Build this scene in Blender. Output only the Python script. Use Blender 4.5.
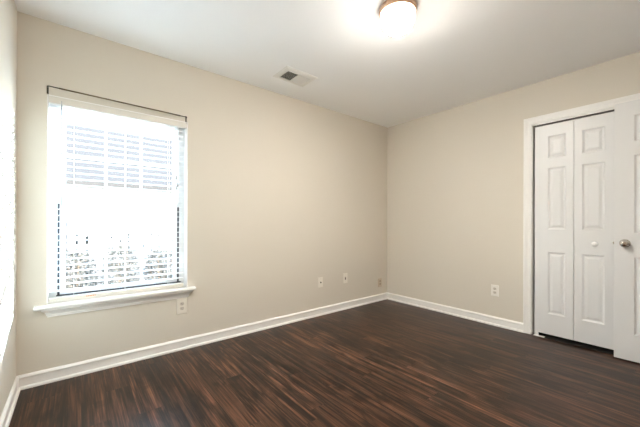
import bpy, bmesh, math, random
from mathutils import Vector, Matrix
random.seed(7)
for _o in list(bpy.data.objects):
    bpy.data.objects.remove(_o)
S = bpy.context.scene
COL = S.collection

# ------------------------------------------------------------------ camera
cam_d = bpy.data.cameras.new('camera')
cam = bpy.data.objects.new('camera', cam_d)
COL.objects.link(cam)
S.camera = cam
F_PX, YAW, ROLL = 301.44, 0.6818, 0.0026
cam_d.sensor_fit = 'HORIZONTAL'
cam_d.sensor_width = 36.0
cam_d.lens = 36.0 * F_PX / 640.0
cam_d.shift_y = 9.0 / 640.0
cam_d.clip_start = 0.02
cam_d.clip_end = 300
fw = Vector((math.sin(YAW), math.cos(YAW), 0))
rt = Vector((math.cos(YAW), -math.sin(YAW), 0))
up = Vector((0, 0, 1))
r2 = rt * math.cos(ROLL) + up * math.sin(ROLL)
u2 = -rt * math.sin(ROLL) + up * math.cos(ROLL)
cam.matrix_world = Matrix(((r2.x, u2.x, -fw.x, -3.4576), (r2.y, u2.y, -fw.y, -2.7371), (r2.z, u2.z, -fw.z, 1.0844), (0, 0, 0, 1)))

# ------------------------------------------------------------------ light
SUN_DIR = Vector((-0.90, -0.80, -0.30)).normalized()
SUN_E = 8.5
SKY_E = 0.62
DOME_E = 118.0
HALL_FILL_E = 2.0
EXPOSURE = 2.82

w = bpy.data.worlds.new('world')
S.world = w
w.use_nodes = True
wn = w.node_tree.nodes
wl = w.node_tree.links
sky = wn.new('ShaderNodeTexSky')
sky.sky_type = 'NISHITA'
sky.sun_disc = False
sky.sun_elevation = math.radians(24)
sky.sun_rotation = math.radians(228)
hsv = wn.new('ShaderNodeHueSaturation')
hsv.inputs['Saturation'].default_value = 0.62      # hazy sky
wl.new(sky.outputs[0], hsv.inputs['Color'])
wl.new(hsv.outputs[0], wn['Background'].inputs[0])
wn['Background'].inputs[1].default_value = SKY_E

sun_d = bpy.data.lights.new('sun', 'SUN')
sun_d.energy = SUN_E
sun_d.angle = math.radians(0.6)
sun_d.color = (0.64, 0.83, 1.0)
sun = bpy.data.objects.new('sun', sun_d)
COL.objects.link(sun)
sun.rotation_euler = SUN_DIR.to_track_quat('-Z', 'Y').to_euler()
sun.location = (6, 8, 5)

S.view_settings.view_transform = 'Standard'
S.view_settings.look = 'None'
S.view_settings.gamma = 1.0
S.view_settings.exposure = EXPOSURE
S.cycles.max_bounces = 14
S.cycles.diffuse_bounces = 8
S.cycles.transparent_max_bounces = 16
S.cycles.sample_clamp_indirect = 8.0

# ------------------------------------------------------------------ materials
def mat(name, col, rough=0.5, metal=0.0, bump=None, vary=None, emit=None, emit_col=None, spec=None):
    m = bpy.data.materials.new(name)
    m.use_nodes = True
    nt = m.node_tree
    b = nt.nodes['Principled BSDF']
    b.inputs['Base Color'].default_value = (*col, 1)
    b.inputs['Roughness'].default_value = rough
    b.inputs['Metallic'].default_value = metal
    if spec is not None:
        b.inputs['Specular IOR Level'].default_value = spec
    tc = nt.nodes.new('ShaderNodeTexCoord')
    if vary:
        sc, amt = vary
        n = nt.nodes.new('ShaderNodeTexNoise')
        n.inputs['Scale'].default_value = sc
        n.inputs['Detail'].default_value = 4
        r = nt.nodes.new('ShaderNodeMapRange')
        r.inputs[3].default_value = 1 - amt
        r.inputs[4].default_value = 1 + amt
        mx = nt.nodes.new('ShaderNodeVectorMath')
        mx.operation = 'SCALE'
        mx.inputs[0].default_value = col
        nt.links.new(tc.outputs['Object'], n.inputs['Vector'])
        nt.links.new(n.outputs['Fac'], r.inputs[0])
        nt.links.new(r.outputs[0], mx.inputs['Scale'])
        nt.links.new(mx.outputs[0], b.inputs['Base Color'])
    if bump:
        sc, st = bump
        n = nt.nodes.new('ShaderNodeTexNoise')
        n.inputs['Scale'].default_value = sc
        n.inputs['Detail'].default_value = 3
        bp = nt.nodes.new('ShaderNodeBump')
        bp.inputs['Strength'].default_value = st
        bp.inputs['Distance'].default_value = 0.002
        nt.links.new(tc.outputs['Object'], n.inputs['Vector'])
        nt.links.new(n.outputs['Fac'], bp.inputs['Height'])
        nt.links.new(bp.outputs[0], b.inputs['Normal'])
    if emit:
        b.inputs['Emission Color'].default_value = (*(emit_col or col), 1)
        b.inputs['Emission Strength'].default_value = emit
    return m

M = {}
M['wall'] = mat('wall_paint', (0.705, 0.652, 0.567), 0.9, spec=0.15, bump=(160, 0.12), vary=(1.2, 0.012))
M['ceiling'] = mat('ceiling_paint', (0.93, 0.925, 0.92), 0.8, bump=(120, 0.2), vary=(1.5, 0.01))
M['trim'] = mat('white_trim_paint', (0.90, 0.88, 0.85), 0.3, bump=(60, 0.03), vary=(3, 0.01))
M['door'] = mat('white_door_paint', (0.77, 0.765, 0.755), 0.35, bump=(70, 0.05), vary=(3, 0.01))
M['blind'] = mat('white_blind_vinyl', (0.90, 0.90, 0.89), 0.4, vary=(6, 0.01))
M['valance'] = mat('warm_white_vinyl', (0.74, 0.70, 0.63), 0.4, vary=(6, 0.01))
M['sash'] = mat('white_vinyl_sash', (0.85, 0.85, 0.84), 0.35, vary=(5, 0.01))
M['cord'] = mat('blind_cord', (0.72, 0.72, 0.70), 0.7, vary=(40, 0.03))
M['wand'] = mat('clear_plastic_wand', (0.45, 0.46, 0.47), 0.25, vary=(20, 0.03))
M['tassel'] = mat('dark_tassel_plastic', (0.20, 0.17, 0.13), 0.5, vary=(20, 0.05))
M['screen'] = mat('dark_track_vinyl', (0.07, 0.073, 0.085), 0.45, vary=(10, 0.1))
M['rod'] = mat('bronze_rod_metal', (0.16, 0.12, 0.07), 0.35, 0.8, vary=(20, 0.1))
M['rod_dark'] = mat('dark_bronze_bracket', (0.06, 0.05, 0.035), 0.45, 0.7, vary=(20, 0.1))
M['label'] = mat('orange_warning_print', (0.75, 0.27, 0.08), 0.6, vary=(60, 0.1))
M['plate'] = mat('ivory_cover_plastic', (0.84, 0.79, 0.70), 0.35, vary=(20, 0.02))
M['plate_w'] = mat('white_cover_plastic', (0.86, 0.82, 0.76), 0.35, vary=(20, 0.02))
M['plate_b'] = mat('beige_cover_plastic', (0.60, 0.50, 0.385), 0.4, vary=(20, 0.02))
M['recept'] = mat('ivory_receptacle_plastic', (0.66, 0.60, 0.52), 0.4, vary=(20, 0.02))
M['recept_b'] = mat('beige_receptacle_plastic', (0.46, 0.37, 0.27), 0.4, vary=(20, 0.02))
M['slot'] = mat('dark_slot', (0.09, 0.075, 0.06), 0.7, vary=(30, 0.1))
M['nickel'] = mat('satin_nickel', (0.56, 0.53, 0.47), 0.14, 1.0, vary=(15, 0.05))
M['copper'] = mat('warm_brushed_metal', (0.62, 0.40, 0.28), 0.35, 0.7, vary=(15, 0.05))
M['vent'] = mat('white_register_enamel', (0.80, 0.78, 0.74), 0.4, vary=(15, 0.02))
M['duct'] = mat('duct_interior', (0.11, 0.105, 0.08), 0.8, vary=(10, 0.2))
M['closet_shade'] = mat('closet_gap_shade', (0.02, 0.018, 0.015), 0.95, vary=(40, 0.3))
M['dark_track'] = mat('grey_track_metal', (0.10, 0.09, 0.08), 0.5, 0.5, vary=(10, 0.1))
M['siding'] = mat('pale_house_siding', (0.36, 0.36, 0.36), 0.7, vary=(2, 0.04))
M['roof'] = mat('grey_shingle_roof', (0.026, 0.025, 0.024), 0.85, bump=(30, 0.6), vary=(9, 0.2))
M['fence'] = mat('pale_fence_wood', (0.20, 0.195, 0.19), 0.8, bump=(30, 0.3), vary=(6, 0.1))
M['ground'] = mat('pale_concrete_ground', (0.40, 0.40, 0.39), 0.9, bump=(20, 0.4), vary=(3, 0.1))
M['leaf'] = mat('grey_green_leaf', (0.062, 0.063, 0.058), 0.6, vary=(8, 0.25))
M['stem'] = mat('shrub_stem', (0.14, 0.10, 0.07), 0.8, vary=(8, 0.2))
M['lamp'] = mat('lit_opal_glass', (0.9, 0.87, 0.8), 0.3, emit=DOME_E, emit_col=(1.0, 0.945, 0.875), vary=(5, 0.01))
M['hall_fill'] = mat('hall_fill_glow', (0.9, 0.87, 0.8), 0.3, emit=HALL_FILL_E, emit_col=(1.0, 0.97, 0.94), vary=(5, 0.01))

# opal bowl emission shaped: bright base, dim rim, to shrink the ceiling halo
nt = M['lamp'].node_tree
_tc = nt.nodes.new('ShaderNodeTexCoord')
_sp = nt.nodes.new('ShaderNodeSeparateXYZ')
_mr = nt.nodes.new('ShaderNodeMapRange')
_mr.inputs[1].default_value = -0.108
_mr.inputs[2].default_value = -0.148
_mr.inputs[3].default_value = DOME_E * 0.014
_mr.inputs[4].default_value = DOME_E
nt.links.new(_tc.outputs['Object'], _sp.inputs[0])
nt.links.new(_sp.outputs[2], _mr.inputs[0])
nt.links.new(_mr.outputs[0], nt.nodes['Principled BSDF'].inputs['Emission Strength'])

# window glass: clear, with a faint mirror reflection
g = bpy.data.materials.new('window_glass')
g.use_nodes = True
nt = g.node_tree
nt.nodes.clear()
out = nt.nodes.new('ShaderNodeOutputMaterial')
tr = nt.nodes.new('ShaderNodeBsdfTransparent')
tr.inputs[0].default_value = (0.95, 0.97, 0.97, 1)
gl = nt.nodes.new('ShaderNodeBsdfGlossy')
gl.inputs['Roughness'].default_value = 0.02
fr = nt.nodes.new('ShaderNodeFresnel')
fr.inputs[0].default_value = 1.12
mxs = nt.nodes.new('ShaderNodeMixShader')
nt.links.new(fr.outputs[0], mxs.inputs[0])
nt.links.new(tr.outputs[0], mxs.inputs[1])
nt.links.new(gl.outputs[0], mxs.inputs[2])
nt.links.new(mxs.outputs[0], out.inputs[0])
M['glass'] = g

# floor: dark walnut laminate planks running towards the window wall
def floor_mat():
    m = bpy.data.materials.new('dark_walnut_planks')
    m.use_nodes = True
    nt = m.node_tree
    N, L = nt.nodes, nt.links
    b = N['Principled BSDF']
    tc = N.new('ShaderNodeTexCoord')
    sep = N.new('ShaderNodeSeparateXYZ')
    L.new(tc.outputs['Object'], sep.inputs[0])
    def math_(op, a, bb=None, c=None):
        n = N.new('ShaderNodeMath')
        n.operation = op
        for i, v in enumerate((a, bb, c)):
            if v is None:
                continue
            if isinstance(v, (int, float)):
                n.inputs[i].default_value = v
            else:
                L.new(v, n.inputs[i])
        return n.outputs[0]
    PW, PL = 0.127, 1.22
    xs = math_('DIVIDE', sep.outputs[0], PW)
    row = math_('FLOOR', xs)
    fx = math_('FRACT', xs)
    wn1 = N.new('ShaderNodeTexWhiteNoise')
    wn1.noise_dimensions = '1D'
    L.new(row, wn1.inputs['W'])
    ys = math_('ADD', math_('DIVIDE', sep.outputs[1], PL), math_('MULTIPLY', wn1.outputs['Value'], 1.0))
    seg = math_('FLOOR', ys)
    fy = math_('FRACT', ys)
    cid = N.new('ShaderNodeCombineXYZ')
    L.new(row, cid.inputs[0])
    L.new(seg, cid.inputs[1])
    wn2 = N.new('ShaderNodeTexWhiteNoise')
    wn2.noise_dimensions = '3D'
    L.new(cid.outputs[0], wn2.inputs['Vector'])
    # grain coordinates: stretched along the plank, shifted per plank
    off = N.new('ShaderNodeVectorMath')
    off.operation = 'SCALE'
    L.new(wn2.outputs['Color'], off.inputs[0])
    off.inputs['Scale'].default_value = 23.0
    add = N.new('ShaderNodeVectorMath')
    add.operation = 'ADD'
    L.new(tc.outputs['Object'], add.inputs[0])
    L.new(off.outputs[0], add.inputs[1])
    def grain(sx, sy, det, dist=0.0, rough=0.55):
        mp = N.new('ShaderNodeMapping')
        mp.inputs['Scale'].default_value = (sx, sy, 1)
        L.new(add.outputs[0], mp.inputs[0])
        n = N.new('ShaderNodeTexNoise')
        n.inputs['Scale'].default_value = 1.0
        n.inputs['Detail'].default_value = det
        n.inputs['Roughness'].default_value = rough
        n.inputs['Distortion'].default_value = dist
        L.new(mp.outputs[0], n.inputs['Vector'])
        return n.outputs['Fac']
    g1 = grain(34, 1.5, 5, 0.9)        # broad figure
    g2 = grain(130, 2.4, 4, 0.3)       # fine streaks
    g3 = grain(9, 2.6, 3, 1.2)         # dark smoky patches
    mixg = math_('ADD', math_('MULTIPLY', g1, 0.54), math_('MULTIPLY', g2, 0.46))
    cr = N.new('ShaderNodeValToRGB')
    e = cr.color_ramp.elements
    e[0].position = 0.38
    e[0].color = (0.006, 0.0030, 0.0020, 1)
    e[1].position = 0.66
    e[1].color = (0.190, 0.083, 0.043, 1)
    m1 = e.new(0.47)
    m1.color = (0.029, 0.0125, 0.0070, 1)
    m2 = e.new(0.55)
    m2.color = (0.083, 0.035, 0.0185, 1)
    L.new(mixg, cr.inputs[0])
    # smoky patches
    sr = N.new('ShaderNodeMapRange')
    sr.inputs[1].default_value = 0.36
    sr.inputs[2].default_value = 0.55
    sr.inputs[3].default_value = 0.30
    sr.inputs[4].default_value = 1.0
    L.new(g3, sr.inputs[0])
    pv = N.new('ShaderNodeMapRange')
    pv.inputs[3].default_value = 0.72
    pv.inputs[4].default_value = 1.3
    L.new(wn2.outputs['Value'], pv.inputs[0])
    # seams
    ex = math_('MINIMUM', fx, math_('SUBTRACT', 1.0, fx))
    ey = math_('MINIMUM', fy, math_('SUBTRACT', 1.0, fy))
    sx = math_('GREATER_THAN', ex, 0.008)
    sy = math_('GREATER_THAN', ey, 0.0010)
    seam = math_('MULTIPLY', sx, sy)
    seamv = math_('ADD', math_('MULTIPLY', seam, 0.55), 0.45)
    tot = math_('MULTIPLY', math_('MULTIPLY', sr.outputs[0], pv.outputs[0]), seamv)
    vm = N.new('ShaderNodeVectorMath')
    vm.operation = 'SCALE'
    L.new(cr.outputs[0], vm.inputs[0])
    L.new(tot, vm.inputs['Scale'])
    L.new(vm.outputs[0], b.inputs['Base Color'])
    rr = N.new('ShaderNodeMapRange')
    rr.inputs[3].default_value = 0.24
    rr.inputs[4].default_value = 0.42
    L.new(g2, rr.inputs[0])
    L.new(rr.outputs[0], b.inputs['Roughness'])
    bp = N.new('ShaderNodeBump')
    bp.inputs['Strength'].default_value = 0.25
    bp.inputs['Distance'].default_value = 0.0012
    hh = math_('ADD', math_('MULTIPLY', g2, 0.5), math_('MULTIPLY', seam, 0.6))
    L.new(hh, bp.inputs['Height'])
    L.new(bp.outputs[0], b.inputs['Normal'])
    b.inputs['Specular IOR Level'].default_value = 0.28
    return m
M['floor'] = floor_mat()

# ------------------------------------------------------------------ helpers
def obj(name, bm, m, parent=None, kind=None, smooth=False, bevel=None, label=None, loc=None, rot=None):
    me = bpy.data.meshes.new(name)
    bmesh.ops.recalc_face_normals(bm, faces=bm.faces[:])
    bm.to_mesh(me)
    bm.free()
    o = bpy.data.objects.new(name, me)
    COL.objects.link(o)
    me.materials.append(M[m] if isinstance(m, str) else m)
    if smooth:
        for p in me.polygons:
            p.use_smooth = True
    if bevel:
        md = o.modifiers.new('bevel', 'BEVEL')
        md.width = bevel
        md.segments = 2
        md.limit_method = 'ANGLE'
        md.angle_limit = math.radians(40)
    if parent is not None:
        o.parent = parent
    if kind:
        o['kind'] = kind
    if label:
        o['label'] = label
    if loc is not None:
        o.location = loc
    if rot is not None:
        o.rotation_euler = rot
    return o

def thing(name, label=None, cat=None, loc=(0, 0, 0), rot=(0, 0, 0), group=None, kind=None):
    o = bpy.data.objects.new(name, None)
    o.empty_display_size = 0.1
    COL.objects.link(o)
    o.location = loc
    o.rotation_euler = rot
    if label: o['label'] = label
    if cat: o['category'] = cat
    if group: o['group'] = group
    if kind: o['kind'] = kind
    return o

def box(bm, x0, x1, y0, y1, z0, z1):
    vs = [bm.verts.new((x, y, z)) for x in (x0, x1) for y in (y0, y1) for z in (z0, z1)]
    for f in ((0, 1, 3, 2), (4, 6, 7, 5), (0, 4, 5, 1), (2, 3, 7, 6), (0, 2, 6, 4), (1, 5, 7, 3)):
        bm.faces.new([vs[i] for i in f])

def boxes(*bs):
    bm = bmesh.new()
    for b in bs:
        box(bm, *b)
    return bm

def tube(bm, pts, r, seg=10, caps=True):
    pts = [Vector(p) for p in pts]
    rings = []
    for i, p in enumerate(pts):
        d = (pts[min(i + 1, len(pts) - 1)] - pts[max(i - 1, 0)]).normalized()
        a = d.orthogonal().normalized() if i == 0 else (rings_a - d * rings_a.dot(d)).normalized()
        rings_a = a
        b = d.cross(a)
        rr = r[i] if isinstance(r, (list, tuple)) else r
        rings.append([bm.verts.new(p + (a * math.cos(t) + b * math.sin(t)) * rr) for t in [2 * math.pi * k / seg for k in range(seg)]])
    for A, B in zip(rings, rings[1:]):
        for k in range(seg):
            bm.faces.new((A[k], A[(k + 1) % seg], B[(k + 1) % seg], B[k]))
    if caps:
        bm.faces.new(rings[0][::-1])
        bm.faces.new(rings[-1])

def lathe(bm, prof, seg=40, axis='Z', cx=0, cy=0, cz=0):
    """prof: (radius, height) pairs turned about an axis"""
    rings = []
    def P(r, h, t):
        c, s = r * math.cos(t), r * math.sin(t)
        if axis == 'Z': return (cx + c, cy + s, cz + h)
        if axis == 'X': return (cx + h, cy + c, cz + s)
        return (cx + c, cy + h, cz + s)
    for r, h in prof:
        if r < 1e-6:
            rings.append([bm.verts.new(P(0, h, 0))])
        else:
            rings.append([bm.verts.new(P(r, h, 2 * math.pi * k / seg)) for k in range(seg)])
    for A, B in zip(rings, rings[1:]):
        for k in range(seg):
            k2 = (k + 1) % seg
            if len(A) == 1 and len(B) > 1: bm.faces.new((A[0], B[k2], B[k]))
            elif len(B) == 1 and len(A) > 1: bm.faces.new((A[k], A[k2], B[0]))
            elif len(A) > 1: bm.faces.new((A[k], A[k2], B[k2], B[k]))

def sweep(bm, path, prof, closed=False):
    """extrude a profile (list of (out, z)) along a 2D path [(x, y)] with mitred corners; 'out' is to the left of travel"""
    n = len(path)
    rings = []
    for i, (x, y) in enumerate(path):
        p = Vector((x, y))
        d0 = (p - Vector(path[i - 1])).normalized() if i > 0 else None
        d1 = (Vector(path[i + 1]) - p).normalized() if i < n - 1 else None
        if d0 is None: d0 = d1
        if d1 is None: d1 = d0
        n0, n1 = Vector((-d0.y, d0.x)), Vector((-d1.y, d1.x))
        m = (n0 + n1).normalized()
        k = 1.0 / max(0.2, m.dot(n0))
        rings.append([bm.verts.new((x + m.x * k * o, y + m.y * k * o, z)) for o, z in prof])
    for A, B in zip(rings, rings[1:]):
        for k in range(len(prof)):
            k2 = (k + 1) % len(prof)
            bm.faces.new((A[k], A[k2], B[k2], B[k]))
    bm.faces.new(rings[0][::-1])
    bm.faces.new(rings[-1])

def wall_cells(us, vs, holes):
    """grid cells of a wall that are not in a hole"""
    res = []
    for u0, u1 in zip(us, us[1:]):
        for v0, v1 in zip(vs, vs[1:]):
            c = ((u0 + u1) / 2, (v0 + v1) / 2)
            if not any(h[0] < c[0] < h[1] and h[2] < c[1] < h[3] for h in holes):
                res.append((u0, u1, v0, v1))
    return res

# ------------------------------------------------------------------ room shell
XL, YS, H = -3.751, -3.13, 2.44      # left wall, wall behind the camera, ceiling
WX0, WX1, WZ0, WZ1 = -3.607, -2.705, 0.528, 1.945     # window opening
CY0, CY1, CZ = -1.756, -2.976, 2.042                   # closet opening
DX0, DX1, DZ = -0.885, -0.105, 2.05                    # entry doorway
T = 0.14

obj('floor', boxes((XL - T, 0.75, -4.45, T, -0.10, 0)), 'floor', kind='structure')
obj('ceiling', boxes((XL - T, 0.75, -4.45, T, H, H + 0.1)), 'ceiling', kind='structure')
bm = bmesh.new()
for u0, u1, v0, v1 in wall_cells([XL - T, WX0, WX1, 0.75], [0, WZ0, WZ1, H], [(WX0, WX1, WZ0, WZ1)]):
    box(bm, u0, u1, 0, T, v0, v1)
obj('wall_north', bm, 'wall', kind='structure')
bm = bmesh.new()
for u0, u1, v0, v1 in wall_cells([YS, CY1, CY0, 0], [0, CZ, H], [(CY1, CY0, -1, CZ)]):
    box(bm, 0, 0.115, u0, u1, v0, v1)
obj('wall_east', bm, 'wall', kind='structure')
obj('wall_west', boxes((XL - T, XL, -4.45, 0, 0, H)), 'wall', kind='structure')
bm = bmesh.new()
for u0, u1, v0, v1 in wall_cells([XL, DX0, DX1, 0.75], [0, DZ, H], [(DX0, DX1, -1, DZ)]):
    box(bm, u0, u1, YS - 0.115, YS, v0, v1)
obj('wall_south', bm, 'wall', kind='structure')
obj('wall_hall', boxes((XL, 0.75, -4.45, -4.35, 0, H), (0.65, 0.75, -4.35, YS - 0.115, 0, H)), 'wall', kind='structure')
obj('wall_closet', boxes((0.65, 0.75, YS, 0, 0, H), (0.115, 0.65, -1.60, -1.50, 0, H)), 'wall', kind='structure')

obj('closet_shade_sheet', boxes((-0.010, 0.65, CY1, CY0, 0.0, 0.0015)), 'closet_shade', kind='structure')  # near-black sheet: the shade under the closet doors, put into the colour

# baseboards with a shoe moulding
BP = [(0, 0), (0.022, 0), (0.022, 0.010), (0.018, 0.017), (0.011, 0.020), (0.011, 0.068), (0.015, 0.071), (0.015, 0.078), (0.010, 0.086), (0.004, 0.092), (0, 0.092)]
bm = bmesh.new(); sweep(bm, [(0, 0), (XL, 0)], BP)
obj('baseboard_north', bm, 'trim', kind='structure')
bm = bmesh.new(); sweep(bm, [(0, -1.690), (0, 0)], BP)
obj('baseboard_east', bm, 'trim', kind='structure')
bm = bmesh.new(); sweep(bm, [(XL, 0), (XL, YS)], BP)
obj('baseboard_west', bm, 'trim', kind='structure')
bm = bmesh.new(); sweep(bm, [(XL, YS), (DX0 - 0.066, YS)], BP)
obj('baseboard_south', bm, 'trim', kind='structure')

# ------------------------------------------------------------------ casings
def casing(name, to_world, u0, u1, zt, wd=0.066):
    """mitred colonial casing round an opening u0..u1, height zt.  to_world(u, out, z)"""
    prof = [(0.0, 0.0), (0.0, 0.010), (0.006, 0.013), (0.014, 0.013), (0.022, 0.011), (0.040, 0.014), (0.050, 0.018), (0.066, 0.018), (0.066, 0.0)]
    bm = bmesh.new()
    def ring(f): return [bm.verts.new(to_world(*f(a, o))) for a, o in prof]
    R = [ring(lambda a, o: (u0 - a, o, 0.0)), ring(lambda a, o: (u0 - a, o, zt + a)),
         ring(lambda a, o: (u1 + a, o, zt + a)), ring(lambda a, o: (u1 + a, o, 0.0))]
    for A, B in zip(R, R[1:]):
        for k in range(len(prof)):
            k2 = (k + 1) % len(prof)
            bm.faces.new((A[k], A[k2], B[k2], B[k]))
    bm.faces.new(R[0]); bm.faces.new(R[-1])
    return obj(name, bm, 'trim', kind='structure')

casing('trim_1', lambda u, o, z: (-o, -u, z), -CY0, -CY1, CZ)                       # round the closet
casing('trim_2', lambda u, o, z: (u, YS + o, z), DX0, DX1, DZ, 0.066)                # round the entry
obj('trim_3', boxes((0.0, 0.115, CY0 - 0.005, CY0, 0, CZ), (0.0, 0.115, CY1, CY1 + 0.005, 0, CZ), (0.0, 0.115, CY1, CY0, CZ - 0.012, CZ)),
    'trim', kind='structure', label='white closet jamb')
obj('trim_4', boxes((DX0, DX0 + 0.015, YS - 0.115, YS, 0, DZ), (DX1 - 0.015, DX1, YS - 0.115, YS, 0, DZ), (DX0, DX1, YS - 0.115, YS, DZ - 0.015, DZ)),
    'trim', kind='structure')

# ------------------------------------------------------------------ panel doors
def panel_face(bm, us, zs, panels, face_at, out):
    """front face made of a grid; panels get nested rings (sticking, groove, raised field). out = +1/-1 direction of face"""
    def V(u, z, d): return bm.verts.new((u, face_at - out * d, z))
    for u0, u1 in zip(us, us[1:]):
        for z0, z1 in zip(zs, zs[1:]):
            cu, cz = (u0 + u1) / 2, (z0 + z1) / 2
            if any(p[0] < cu < p[1] and p[2] < cz < p[3] for p in panels):
                rings = []
                for ins, d in ((0, 0), (0.004, 0.003), (0.010, 0.0075), (0.016, 0.0085), (0.020, 0.0085), (0.038, 0.0028), (0.041, 0.0026)):
                    rings.append([V(u0 + ins, z0 + ins, d), V(u1 - ins, z0 + ins, d), V(u1 - ins, z1 - ins, d), V(u0 + ins, z1 - ins, d)])
                for A, B in zip(rings, rings[1:]):
                    for k in range(4):
                        bm.faces.new((A[k], A[(k + 1) % 4], B[(k + 1) % 4], B[k]))
                bm.faces.new(rings[-1])
            else:
                bm.faces.new((V(u0, z0, 0), V(u1, z0, 0), V(u1, z1, 0), V(u0, z1, 0)))

def door_leaf_bm(width, height, thick, cols, rows):
    """local: x = width, z = up, y = thickness (0..-thick faces), panels on both faces"""
    bm = bmesh.new()
    us = sorted({0, width, *[c for p in cols for c in p]})
    zs = sorted({0, height, *[r for p in rows for r in p]})
    panels = [(c[0], c[1], r[0], r[1]) for c in cols for r in rows]
    panel_face(bm, us, zs, panels, thick / 2, 1)
    panel_face(bm, us, zs, panels, -thick / 2, -1)
    t = thick / 2
    def q(*c): bm.faces.new([bm.verts.new(p) for p in c])
    for a, b in zip(zs, zs[1:]):
        q((0, -t, a), (0, t, a), (0, t, b), (0, -t, b))
        q((width, -t, a), (width, t, a), (width, t, b), (width, -t, b))
    for a, b in zip(us, us[1:]):
        q((a, -t, 0), (b, -t, 0), (b, t, 0), (a, t, 0))
        q((a, -t, height), (b, -t, height), (b, t, height), (a, t, height))
    bmesh.ops.remove_doubles(bm, verts=bm.verts[:], dist=1e-5)
    return bm

ROT = math.radians(-90)      # local +x -> world -y, local +y -> world +x ; the room side is local -y
ZB = 0.034
rows = [(0.228 - ZB, 0.811 - ZB), (1.025 - ZB, 1.605 - ZB), (1.699 - ZB, 1.906 - ZB)]
LH = 2.014 - ZB
def bifold(name, y_start, first_narrow, knob_leaf):
    root = thing(name, kind='structure', loc=(0.028, y_start, 0), rot=(0, 0, ROT))
    lw = 0.2945
    for i in range(2):
        cols = [(0.105, 0.238)] if (i == 0) == first_narrow else [(0.055, 0.203)]
        if i == 1 and not first_narrow: cols = [(0.055, 0.190)]
        lf = obj('door_leaf', door_leaf_bm(lw, LH, 0.034, cols, rows), 'door', root, bevel=0.0012, loc=(i * (lw + 0.003), 0, ZB))
        if i == knob_leaf:
            kx = 0.142
            bm = bmesh.new()
            lathe(bm, [(0.0, 0), (0.012, 0), (0.009, -0.006), (0.008, -0.012), (0.016, -0.017), (0.0205, -0.024), (0.019, -0.031), (0.011, -0.035), (0, -0.036)], 24, 'Y', kx, -0.017, 0.872)
            obj('knob', bm, 'trim', lf, smooth=True, label='small round white knob')
        else:
            bm = bmesh.new()
            for z in (0.25, 1.0, 1.72):
                tube(bm, [(lw + 0.0015, 0.018, z - 0.035), (lw + 0.0015, 0.018, z + 0.035)], 0.004, 8)
            obj('hinge', bm, 'nickel', lf)
    return root
d2 = bifold('door_2', -1.7765, True, 1)
bm = boxes((-0.004, 0.085, -0.047, -0.012, 0.0005, 0.005), (0.0, 0.028, -0.015, 0.012, 0.0005, 0.030))
obj('floor_bracket', bm, 'trim', d2, bevel=0.001, label='small white pivot bracket on the floor')
d3 = bifold('door_3', -1.7735 - 0.5965, False, 0)
obj('door_track', boxes((0.012, 0.045, CY1 + 0.014, CY0 - 0.014, 2.022, 2.030)), 'dark_track', kind='structure').name = 'trim_5'

# open entry door against the closet wall
cols = [(0.112, 0.330), (0.432, 0.650)]
erows = [(0.205, 0.812), (0.998, 1.607), (1.713, 1.918)]
d1 = thing('door_1', kind='structure', loc=(-0.0725, -2.345, 0.010), rot=(0, 0, ROT))
slab = obj('door_leaf', door_leaf_bm(0.762, 2.030, 0.035, cols, erows), 'door', d1, bevel=0.0015)
bm = bmesh.new()
lathe(bm, [(0, 0), (0.032, 0), (0.033, -0.003), (0.030, -0.007), (0.020, -0.010), (0, -0.010)], 32, 'Y', 0.062, -0.0175, 0.916)
obj('rosette', bm, 'nickel', slab, smooth=True)
bm = bmesh.new()
lathe(bm, [(0.0125, -0.008), (0.0115, -0.022), (0.014, -0.030), (0.022, -0.036), (0.0265, -0.045), (0.0265, -0.052), (0.023, -0.060), (0.014, -0.0645), (0.0, -0.0655)], 32, 'Y', 0.062, -0.0175, 0.916)
obj('door_knob', bm, 'nickel', slab, smooth=True, label='round satin nickel knob')
obj('latch', boxes((-0.008, 0.001, -0.006, 0.006, 0.907, 0.925)), 'nickel', slab, bevel=0.002)
bm = bmesh.new()
for z in (0.2, 1.0, 1.82):
    tube(bm, [(0.765, -0.020, z - 0.045), (0.765, -0.020, z + 0.045)], 0.006, 10)
obj('hinge', bm, 'nickel', slab)

# ------------------------------------------------------------------ window
win = thing('window_1', kind='structure')
# white returns of the recess
obj('window_jamb', boxes((WX0, WX0 + 0.006, 0.0, T, WZ0, WZ1), (WX1 - 0.006, WX1, 0.0, T, WZ0, WZ1), (WX0, WX1, 0.0, T, WZ1 - 0.006, WZ1)), 'trim', win)
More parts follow.
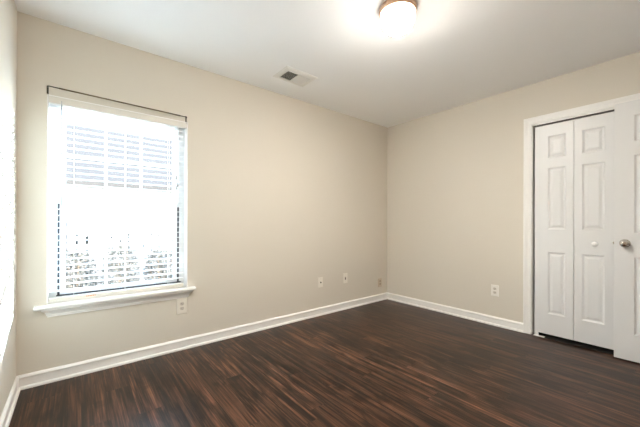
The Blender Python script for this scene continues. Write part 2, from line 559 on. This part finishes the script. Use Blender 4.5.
# vinyl frame
F0, F1 = 0.082, 0.138
obj('window_frame', boxes((WX0 + 0.006, -3.562, F0, F1, WZ0, WZ1), (-2.742, WX1 - 0.006, F0, F1, WZ0, WZ1),
                          (-3.562, -2.742, F0, F1, WZ1 - 0.045, WZ1), (-3.562, -2.742, F0, F1, WZ0, WZ0 + 0.030), (-3.562, -3.5565, F0, 0.108, WZ0, WZ1), (-2.7515, -2.742, F0, 0.108, WZ0, WZ1), (-3.562, -3.5435, 0.108, F1, WZ0, WZ1), (-2.7685, -2.742, 0.108, F1, WZ0, WZ1), (-3.562, -3.5435, F0, 0.108, 1.235, WZ1 - 0.045), (-2.7685, -2.742, F0, 0.108, 1.235, WZ1 - 0.045)), 'sash', win, bevel=0.002)
def sash(name, x0, x1, z0, z1, y0, y1, rail=0.034):
    o = obj(name, boxes((x0, x0 + 0.030, y0, y1, z0, z1), (x1 - 0.030, x1, y0, y1, z0, z1),
                        (x0 + 0.030, x1 - 0.030, y0, y1, z0, z0 + rail), (x0 + 0.030, x1 - 0.030, y0, y1, z1 - rail, z1)), 'sash', win, bevel=0.002)
    gx0, gx1, gz0, gz1 = x0 + 0.030, x1 - 0.030, z0 + rail, z1 - rail
    ym = (y0 + y1) / 2
    obj('window_pane', boxes((gx0, gx1, ym - 0.002, ym + 0.002, gz0, gz1)), 'glass', o)
    bs = []
    for k in (1, 2):
        xm = gx0 + (gx1 - gx0) * k / 3
        bs.append((xm - 0.009, xm + 0.009, ym - 0.008, ym + 0.008, gz0, gz1))
    zm = (gz0 + gz1) / 2
    bs.append((gx0, gx1, ym - 0.0075, ym + 0.0075, zm - 0.009, zm + 0.009))
    obj('muntin', boxes(*bs), 'sash', o)
    return o
sash('upper_sash', -3.543, -2.769, 1.225, 1.899, 0.112, 0.134)
sash('lower_sash', -3.543, -2.769, 0.560, 1.258, 0.086, 0.108)
# dark side tracks of the lower sash and the dark weatherstrip at its foot
for x0, x1 in ((-3.5565, -3.5435), (-2.7685, -2.7515)):
    obj('sash_track', boxes((x0, x1, 0.098, 0.107, 0.560, 1.215)), 'screen', win, label='dark side track of the lower sash')
obj('weatherstrip', boxes((-3.562, -2.742, 0.0785, 0.0855, 0.559, 0.568)), 'screen', win, label='dark weatherstrip below the lower sash')
# stool with horns and rounded nose
bm = bmesh.new()
prof = [(0.0, 0.500), (-0.046, 0.500), (-0.052, 0.504), (-0.055, 0.514), (-0.052, 0.524), (-0.046, 0.528), (0.0, 0.528)]
A = [bm.verts.new((-3.668, y, z)) for y, z in prof]
B = [bm.verts.new((-2.650, y, z)) for y, z in prof]
for k in range(len(prof)):
    k2 = (k + 1) % len(prof)
    bm.faces.new((A[k], A[k2], B[k2], B[k]))
bm.faces.new(A); bm.faces.new(B)
box(bm, WX0 + 0.006, WX1 - 0.006, 0.0, 0.082, 0.500, 0.5285)
obj('window_sill', bm, 'trim', win, bevel=0.001)
# apron: moulded board with returned ends, wider at the top
bm = bmesh.new()
prof = [(0.0, 0.500), (-0.040, 0.500), (-0.040, 0.492), (-0.034, 0.486), (-0.024, 0.474), (-0.017, 0.462), (-0.016, 0.452), (-0.011, 0.450), (-0.011, 0.440), (0.0, 0.440)]
A = [bm.verts.new((-3.603 + 0.011 + y, y, z)) for y, z in prof]
B = [bm.verts.new((-2.702 - 0.011 - y, y, z)) for y, z in prof]
for k in range(len(prof)):
    k2 = (k + 1) % len(prof)
    bm.faces.new((A[k], A[k2], B[k2], B[k]))
bm.faces.new(A); bm.faces.new(B)
obj('window_apron', bm, 'trim', win, bevel=0.0008)

# ------------------------------------------------------------------ window blind
bx0, bx1 = WX0 + 0.009, WX1 - 0.030
bl = thing('window_blind', 'white horizontal slatted blind, lowered in the bright window recess with its slats open', 'blind', ((bx0 + bx1) / 2, 0.035, WZ1))
def bpt(o):     # children are written in world coordinates
    o.location = Vector((0, 0, 0)) - Vector(((bx0 + bx1) / 2, 0.035, WZ1))
    return o
bpt(obj('headrail', boxes((bx0, bx1 + 0.020, 0.008, 0.062, 1.900, 1.936)), 'valance', bl, bevel=0.002))
bpt(obj('valance', boxes((WX0 + 0.007, WX1 - 0.008, 0.000, 0.006, 1.893, 1.939)), 'valance', bl, bevel=0.002, label='warm white front valance'))
PITCH, SLATS = 0.0435, 30
bm = bmesh.new()
for i in range(SLATS):
    z = 1.868 - i * PITCH
    # slightly crowned slat
    cs = [(-0.025, -0.0012), (-0.0125, 0.0008), (0.0, 0.0016), (0.0125, 0.0008), (0.025, -0.0012)]
    th = 0.0028
    pr = [(y, zz + th / 2) for y, zz in cs] + [(y, zz - th / 2) for y, zz in reversed(cs)]
    A = [bm.verts.new((bx0, 0.036 + y, z + zz)) for y, zz in pr]
    B = [bm.verts.new((bx1, 0.036 + y, z + zz)) for y, zz in pr]
    for k in range(len(pr)):
        k2 = (k + 1) % len(pr)
        bm.faces.new((A[k], A[k2], B[k2], B[k]))
    bm.faces.new(A); bm.faces.new(B)
bpt(obj('slats', bm, 'blind', bl))
rail = bpt(obj('bottom_rail', boxes((bx0, bx1, 0.010, 0.060, 0.531, 0.560)), 'valance', bl, bevel=0.003))
lab = obj('warning_label', boxes(*[(-3.396 + k * 0.0098, -3.396 + k * 0.0098 + 0.0062, 0.0093, 0.0101, 0.547, 0.5535) for k in range(6)]), 'label', rail, label='tiny orange warning print')
for x in (-3.465, -3.156, -2.850):
    bm = bmesh.new()
    for y in (0.0095, 0.0625):
        tube(bm, [(x, y, 1.905), (x, y, 0.552)], 0.0016, 6)
    for i in range(SLATS):
        z = 1.868 - i * PITCH - 0.0035
        tube(bm, [(x, 0.0095, z), (x, 0.0625, z)], 0.0008, 4)
    bpt(obj('ladder_cord', bm, 'blind', bl))
bm = bmesh.new()
tube(bm, [(-3.532, -0.004, 1.892), (-3.532, -0.006, 1.19)], 0.0032, 8)
tube(bm, [(-3.532, -0.002, 1.915), (-3.532, -0.007, 1.905), (-3.532, -0.004, 1.890)], 0.0018, 6)
bpt(obj('tilt_wand', bm, 'wand', bl, smooth=True, label='thin clear grey tilt wand'))
for x0, x1, zt in ((-2.806, -2.799, 1.47), (-2.796, -2.795, 1.385), (-2.790, -2.787, 1.41)):
    bm = bmesh.new()
    tube(bm, [(x0, -0.002, 1.900), ((x0 + x1) / 2, -0.005, 1.7), (x1, -0.005, zt)], 0.0011, 6)
    c = bpt(obj('lift_cord', bm, 'cord', bl))
    bm = bmesh.new()
    lathe(bm, [(0, 0.006), (0.002, 0.006), (0.004, -0.005), (0.0062, -0.024), (0.0055, -0.027), (0, -0.027)], 14, 'Z', x1, -0.005, zt)
    obj('tassel', bm, 'tassel', c, smooth=True)

# ------------------------------------------------------------------ curtain rod above the window
rod = thing('curtain_rod', 'thin dark bronze curtain rod hooked on the wall along the window top', 'curtain rod', (-3.165, 0, 1.985))
bm = bmesh.new()
tube(bm, [(-3.545, -0.032, 1.990), (-2.775, -0.032, 1.978)], 0.0052, 12)
o = obj('rod', bm, 'rod', rod, smooth=True); o.location = (3.165, 0, -1.985)
bm = bmesh.new()
tube(bm, [(-3.604, -0.002, 1.991), (-3.604, -0.026, 1.991), (-3.596, -0.032, 1.991), (-3.545, -0.032, 1.990)], 0.0035, 8)
o = obj('rod_end', bm, 'rod_dark', rod, smooth=True); o.location = (3.165, 0, -1.985)
bm = bmesh.new()
tube(bm, [(-2.722, -0.002, 1.977), (-2.722, -0.026, 1.977), (-2.730, -0.032, 1.977), (-2.775, -0.032, 1.978)], 0.0032, 8)
o = obj('rod_end', bm, 'rod_dark', rod, smooth=True); o.location = (3.165, 0, -1.985)
for x, z in ((-3.604, 1.975), (-2.722, 1.972)):
    bm = boxes((x - 0.005, x + 0.005, -0.003, 0, z - 0.028, z + 0.022), (x - 0.004, x + 0.004, -0.010, -0.002, z - 0.027, z - 0.020))
    o = obj('bracket', bm, 'rod_dark', rod, bevel=0.0008); o.location = (3.165, 0, -1.985)

# ------------------------------------------------------------------ wall plates
def wall_plate(label, loc, rz, kind, pm='plate', rm='recept', w=0.074, h=0.118, group=None):
    root = thing('electrical_outlet' if kind == 'duplex' else 'cable_jack', label, 'outlet' if kind == 'duplex' else 'wall jack', loc, (0, 0, rz))
    # local: x along wall, -y into room, z up
    bm = bmesh.new()
    a, b = w / 2, h / 2
    prof = [(0, 0), (0.0, -0.003), (0.004, -0.0058)]
    rings = [[bm.verts.new((sx * (a - i), y, sz * (b - i))) for sx, sz in ((-1, -1), (1, -1), (1, 1), (-1, 1))] for i, y in prof]
    for A, B in zip(rings, rings[1:]):
        for k in range(4): bm.faces.new((A[k], A[(k + 1) % 4], B[(k + 1) % 4], B[k]))
    bm.faces.new(rings[-1]); bm.faces.new(rings[0][::-1])
    pl = obj('cover_plate', bm, pm, root)
    if kind == 'duplex':
        for s in (-1, 1):
            bm = bmesh.new()
            seg = 20
            pts = []
            for k in range(seg):
                t = 2 * math.pi * k / seg
                pts.append((0.0172 * math.cos(t), max(-0.0135, min(0.0135, 0.0172 * math.sin(t)))))
            A = [bm.verts.new((x, -0.0050, z + s * 0.0195)) for x, z in pts]
            B = [bm.verts.new((x, -0.0078, z + s * 0.0195)) for x, z in pts]
            for k in range(seg): bm.faces.new((A[k], A[(k + 1) % seg], B[(k + 1) % seg], B[k]))
            bm.faces.new(B)
            rc = obj('receptacle', bm, rm, root)
            zc = s * 0.0195
            obj('slot', boxes((-0.0082, -0.0052, -0.0081, -0.0076, zc - 0.002, zc + 0.0075), (0.0052, 0.0078, -0.0081, -0.0076, zc - 0.001, zc + 0.0065),
                              (-0.0025, 0.0025, -0.0081, -0.0076, zc - 0.010, zc - 0.0055)), 'slot', rc)
        bm = bmesh.new()
        lathe(bm, [(0, -0.0072), (0.003, -0.0070), (0.0035, -0.0055)], 12, 'Y')
        obj('screw', bm, pm, pl)
    else:
        bm = bmesh.new()
        if kind == 'coax':
            lathe(bm, [(0.0085, -0.0055), (0.0085, -0.009), (0.0055, -0.009), (0.0055, -0.018), (0.003, -0.018), (0.003, -0.010), (0, -0.010)], 16, 'Y')
            obj('coax_socket', bm, 'slot', root, smooth=False)
        else:
            box(bm, -0.012, 0.012, -0.0075, -0.005, -0.022, 0.022)
            jk = obj('phone_socket', bm, rm, root, bevel=0.001)
            obj('jack_hole', boxes((-0.0075, 0.0075, -0.0080, -0.0074, -0.014, 0.010)), 'slot', jk)
        for s in (-1, 1):
            bm = bmesh.new()
            lathe(bm, [(0, -0.0070), (0.0028, -0.0068), (0.0032, -0.0055)], 12, 'Y', 0, 0, s * 0.042)
            obj('screw', bm, 'recept', pl)
    return root
wall_plate('ivory duplex outlet tucked right under the window apron', (-2.751, 0, 0.370), 0, 'duplex', w=0.088, h=0.132)
wall_plate('ivory wall jack with a small centre socket, the left one of the wall jack pair', (-1.229, 0, 0.384), 0, 'coax', w=0.072)
wall_plate('ivory wall jack with a taller dark socket, the right one of the wall jack pair', (-0.828, 0, 0.386), 0, 'phone', w=0.076, h=0.125)
wall_plate('beige wall-coloured outlet low beside the room corner', (-0.160, 0, 0.250), 0, 'duplex', 'plate_b', 'recept_b', w=0.074, h=0.118)
wall_plate('white duplex outlet on the closet wall, left of the closet', (0, -1.426, 0.368), ROT, 'duplex', 'plate_w', 'recept')

# ------------------------------------------------------------------ ceiling light
cl = thing('ceiling_light', 'lit round flush ceiling light with an opal glass bowl and warm metal pan', 'ceiling light', (-1.880, -1.566, H))
bm = bmesh.new()
lathe(bm, [(0, 0), (0.108, 0), (0.114, -0.006), (0.116, -0.020), (0.114, -0.034), (0.111, -0.040), (0.107, -0.040), (0.106, -0.030), (0, -0.028)], 64)
obj('metal_pan', bm, 'copper', cl, smooth=True)
bm = bmesh.new()
pr = [(0.104, -0.036), (0.107, -0.050), (0.107, -0.070), (0.102, -0.092), (0.088, -0.117), (0.066, -0.137), (0.036, -0.149), (0, -0.153)]
lathe(bm, pr, 64)
obj('glass_bowl', bm, 'lamp', cl, smooth=True)

hl = thing('hall_fill_light', 'unseen fill light added in the hall outside the open door', 'ceiling light', (-0.9, -3.80, H))  # unseen lamp added to send fill light through the doorway
bm = bmesh.new()
lathe(bm, [(0, 0), (0.138, 0), (0.138, -0.03), (0, -0.03)], 32)
obj('metal_pan', bm, 'copper', hl)
bm = bmesh.new()
lathe(bm, pr, 32)
obj('glass_bowl', bm, 'hall_fill', hl, smooth=True)

# ------------------------------------------------------------------ ceiling vent
vx0, vx1, vy0, vy1 = -2.040, -1.695, -0.530, -0.285
vc = ((vx0 + vx1) / 2, (vy0 + vy1) / 2)
vt = thing('ceiling_vent', 'white rectangular two-way air register in the ceiling near the window wall', 'vent', (vc[0], vc[1], H))
def loc_v(o):
    o.location = (-vc[0], -vc[1], -H); return o
ix0, ix1, iy0, iy1 = vx0 + 0.050, vx1 - 0.050, vy0 + 0.055, vy1 - 0.042
bm = bmesh.new()
Rr = []
for ins, z in ((0, H), (0.003, H - 0.004), (0.024, H - 0.010)):
    Rr.append([bm.verts.new(p) for p in ((vx0 + ins, vy0 + ins, z), (vx1 - ins, vy0 + ins, z), (vx1 - ins, vy1 - ins, z), (vx0 + ins, vy1 - ins, z))])
Rr.append([bm.verts.new(p) for p in ((ix0, iy0, H - 0.010), (ix1, iy0, H - 0.010), (ix1, iy1, H - 0.010), (ix0, iy1, H - 0.010))])
Rr.append([bm.verts.new(p) for p in ((ix0, iy0, H - 0.0005), (ix1, iy0, H - 0.0005), (ix1, iy1, H - 0.0005), (ix0, iy1, H - 0.0005))])
for A, B in zip(Rr, Rr[1:]):
    for k in range(4): bm.faces.new((A[k], A[(k + 1) % 4], B[(k + 1) % 4], B[k]))
box(bm, -1.872, -1.864, iy0, iy1, H - 0.012, H - 0.001)
loc_v(obj('vent_frame', bm, 'vent', vt))
loc_v(obj('duct_backing', boxes((ix0, ix1, iy0, iy1, H - 0.0012, H - 0.0004)), 'duct', vt))
bm = bmesh.new()
def blade(bm, x, sgn):
    z0, z1 = H - 0.0125, H - 0.0018
    dx = 0.0105 * sgn
    t = 0.0006
    a = [(x, z0), (x + dx, z1)]
    vs = [bm.verts.new(p) for p in ((a[0][0] - t, iy0, a[0][1]), (a[0][0] + t, iy0, a[0][1]), (a[1][0] + t, iy0, a[1][1]), (a[1][0] - t, iy0, a[1][1]),
                                     (a[0][0] - t, iy1, a[0][1]), (a[0][0] + t, iy1, a[0][1]), (a[1][0] + t, iy1, a[1][1]), (a[1][0] - t, iy1, a[1][1]))]
    for f in ((0, 1, 2, 3), (7, 6, 5, 4), (0, 4, 5, 1), (1, 5, 6, 2), (2, 6, 7, 3), (3, 7, 4, 0)):
        bm.faces.new([vs[i] for i in f])
x = ix0 + 0.003
while x < -1.884:
    blade(bm, x, 1); x += 0.0125
loc_v(obj('left_louvres', bm, 'vent', vt))
bm = bmesh.new()
x = -1.852
while x < ix1 - 0.001:
    blade(bm, x, -1); x += 0.0085
loc_v(obj('right_louvres', bm, 'vent', vt))

# ------------------------------------------------------------------ outside
GZ = -0.25
obj('ground', boxes((-20, 14, 0.16, 30, GZ - 0.1, GZ)), 'ground', kind='structure')
fn = thing('picket_fence', 'pale wooden picket fence outside the window', 'fence', (-2.6, 3.2, GZ))
fb = bmesh.new()
x = -5.6
while x < 0.3:
    h = 1.17 + random.uniform(-0.012, 0.012)
    wd = 0.088
    pts = [(x, GZ + 0.02), (x + wd, GZ + 0.02), (x + wd, h - 0.04), (x + wd * 0.72, h), (x + wd * 0.28, h), (x, h - 0.04)]
    A = [fb.verts.new((a, 3.19, z)) for a, z in pts]
    B = [fb.verts.new((a, 3.21, z)) for a, z in pts]
    for k in range(6): fb.faces.new((A[k], A[(k + 1) % 6], B[(k + 1) % 6], B[k]))
    fb.faces.new(A); fb.faces.new(B)
    x += wd + random.choice((0.006, 0.010, 0.03, 0.035))
o = obj('pickets', fb, 'fence', fn); o.location = (2.6, -3.2, -GZ)
for z in (0.1, 0.9):
    o = obj('rail', boxes((-5.6, 0.35, 3.212, 3.25, z, z + 0.085)), 'fence', fn); o.location = (2.6, -3.2, -GZ)
for x in (-5.6, -3.6, -1.6, 0.3):
    o = obj('post', boxes((x, x + 0.09, 3.252, 3.342, GZ, 1.22)), 'fence', fn, bevel=0.006); o.location = (2.6, -3.2, -GZ)

hs = thing('neighbour_house', 'pale sided house with a grey roof across the yard, seen through the blind', 'house', (-6.0, 8.0, GZ))
def hp(o):
    o.location = (6.0, -8.0, -GZ); return o
bm = bmesh.new()
box(bm, -13.0, -0.6, 7.2, 13.0, GZ, 2.02)
z = GZ + 0.1
while z < 1.95:     # lapped siding boards
    box(bm, -13.0, -0.6, 7.185, 7.2, z, z + 0.10); z += 0.13
hp(obj('wall', bm, 'siding', hs))
bm = bmesh.new()
pr = [(6.75, 1.98), (6.75, 2.10), (10.1, 4.35), (13.4, 2.10), (13.4, 1.98)]
A = [bm.verts.new((-13.4, y, z)) for y, z in pr]
B = [bm.verts.new((-0.25, y, z)) for y, z in pr]
for k in range(5): bm.faces.new((A[k], A[(k + 1) % 5], B[(k + 1) % 5], B[k]))
bm.faces.new(A); bm.faces.new(B)
hp(obj('roof', bm, 'roof', hs))

# clipped dark hedge behind the fence
hg = thing('garden_hedge', 'long dark hedge between the picket fence and the neighbouring house', 'hedge', (-2.6, 4.0, GZ))
bm = bmesh.new()
for i in range(9000):
    p = Vector((random.uniform(-3.1, 2.9), random.uniform(-0.35, 0.35), random.uniform(0.05, 1.22)))
    if random.random() < 0.6: p.y = -0.35 + random.uniform(0, 0.12)
    d = Vector((random.gauss(0, 1), random.gauss(0, 1), random.gauss(0, 1))).normalized()
    q = d.orthogonal().normalized()
    l = random.uniform(0.06, 0.11)
    bm.faces.new([bm.verts.new(v) for v in (p, p + d * l * 0.5 + q * l * 0.3, p + d * l, p + d * l * 0.5 - q * l * 0.3)])
obj('foliage', bm, 'leaf', hg)
for k in range(7):
    bm = bmesh.new()
    x = -2.7 + k * 0.9
    tube(bm, [(x, 0, 0), (x + 0.03, 0.02, 0.5), (x - 0.02, 0.0, 1.05)], [0.03, 0.02, 0.008], 6)
    obj('trunk', bm, 'stem', hg)

# low shrubs along the fence
def shrub(x, y, r, h, label):
    root = thing('garden_shrub', label, 'shrub', (x, y, GZ), group='low shrubs in front of the fence')
    bm = bmesh.new()
    for i in range(9):
        a = random.uniform(0, 6.28); rr = random.uniform(0.2, 0.85) * r
        tube(bm, [(0, 0, 0), (rr * 0.4 * math.cos(a), rr * 0.4 * math.sin(a), h * 0.45), (rr * math.cos(a), rr * math.sin(a), h * random.uniform(0.7, 0.95))], [0.012, 0.007, 0.003], 5)
    obj('stems', bm, 'stem', root)
    bm = bmesh.new()
    for i in range(1700):
        a = random.uniform(0, 6.28); q = math.sqrt(random.random()); zz = random.uniform(0.12, 1.0)
        rr = r * q * math.sqrt(max(0.05, 1 - (zz - 0.45) ** 2 * 2.2))
        p = Vector((rr * math.cos(a), rr * math.sin(a), zz * h))
        d = Vector((random.gauss(0, 1), random.gauss(0, 1), random.gauss(0.6, 0.6))).normalized()
        s = d.orthogonal().normalized()
        s = (s * math.cos(a) + d.cross(s) * math.sin(a))
        l = random.uniform(0.035, 0.06)
        bm.faces.new([bm.verts.new(v) for v in (p, p + d * l * 0.5 + s * l * 0.25, p + d * l, p + d * l * 0.5 - s * l * 0.25)])
    obj('foliage', bm, 'leaf', root)
for i, (x, y) in enumerate(((-3.98, 2.65), (-3.45, 2.70), (-2.92, 2.64), (-2.39, 2.70), (-1.86, 2.66), (-1.33, 2.7))):
    shrub(x, y, 0.25, 0.86 + 0.05 * (i % 3), 'low grey-green shrub in front of the picket fence outside the window')
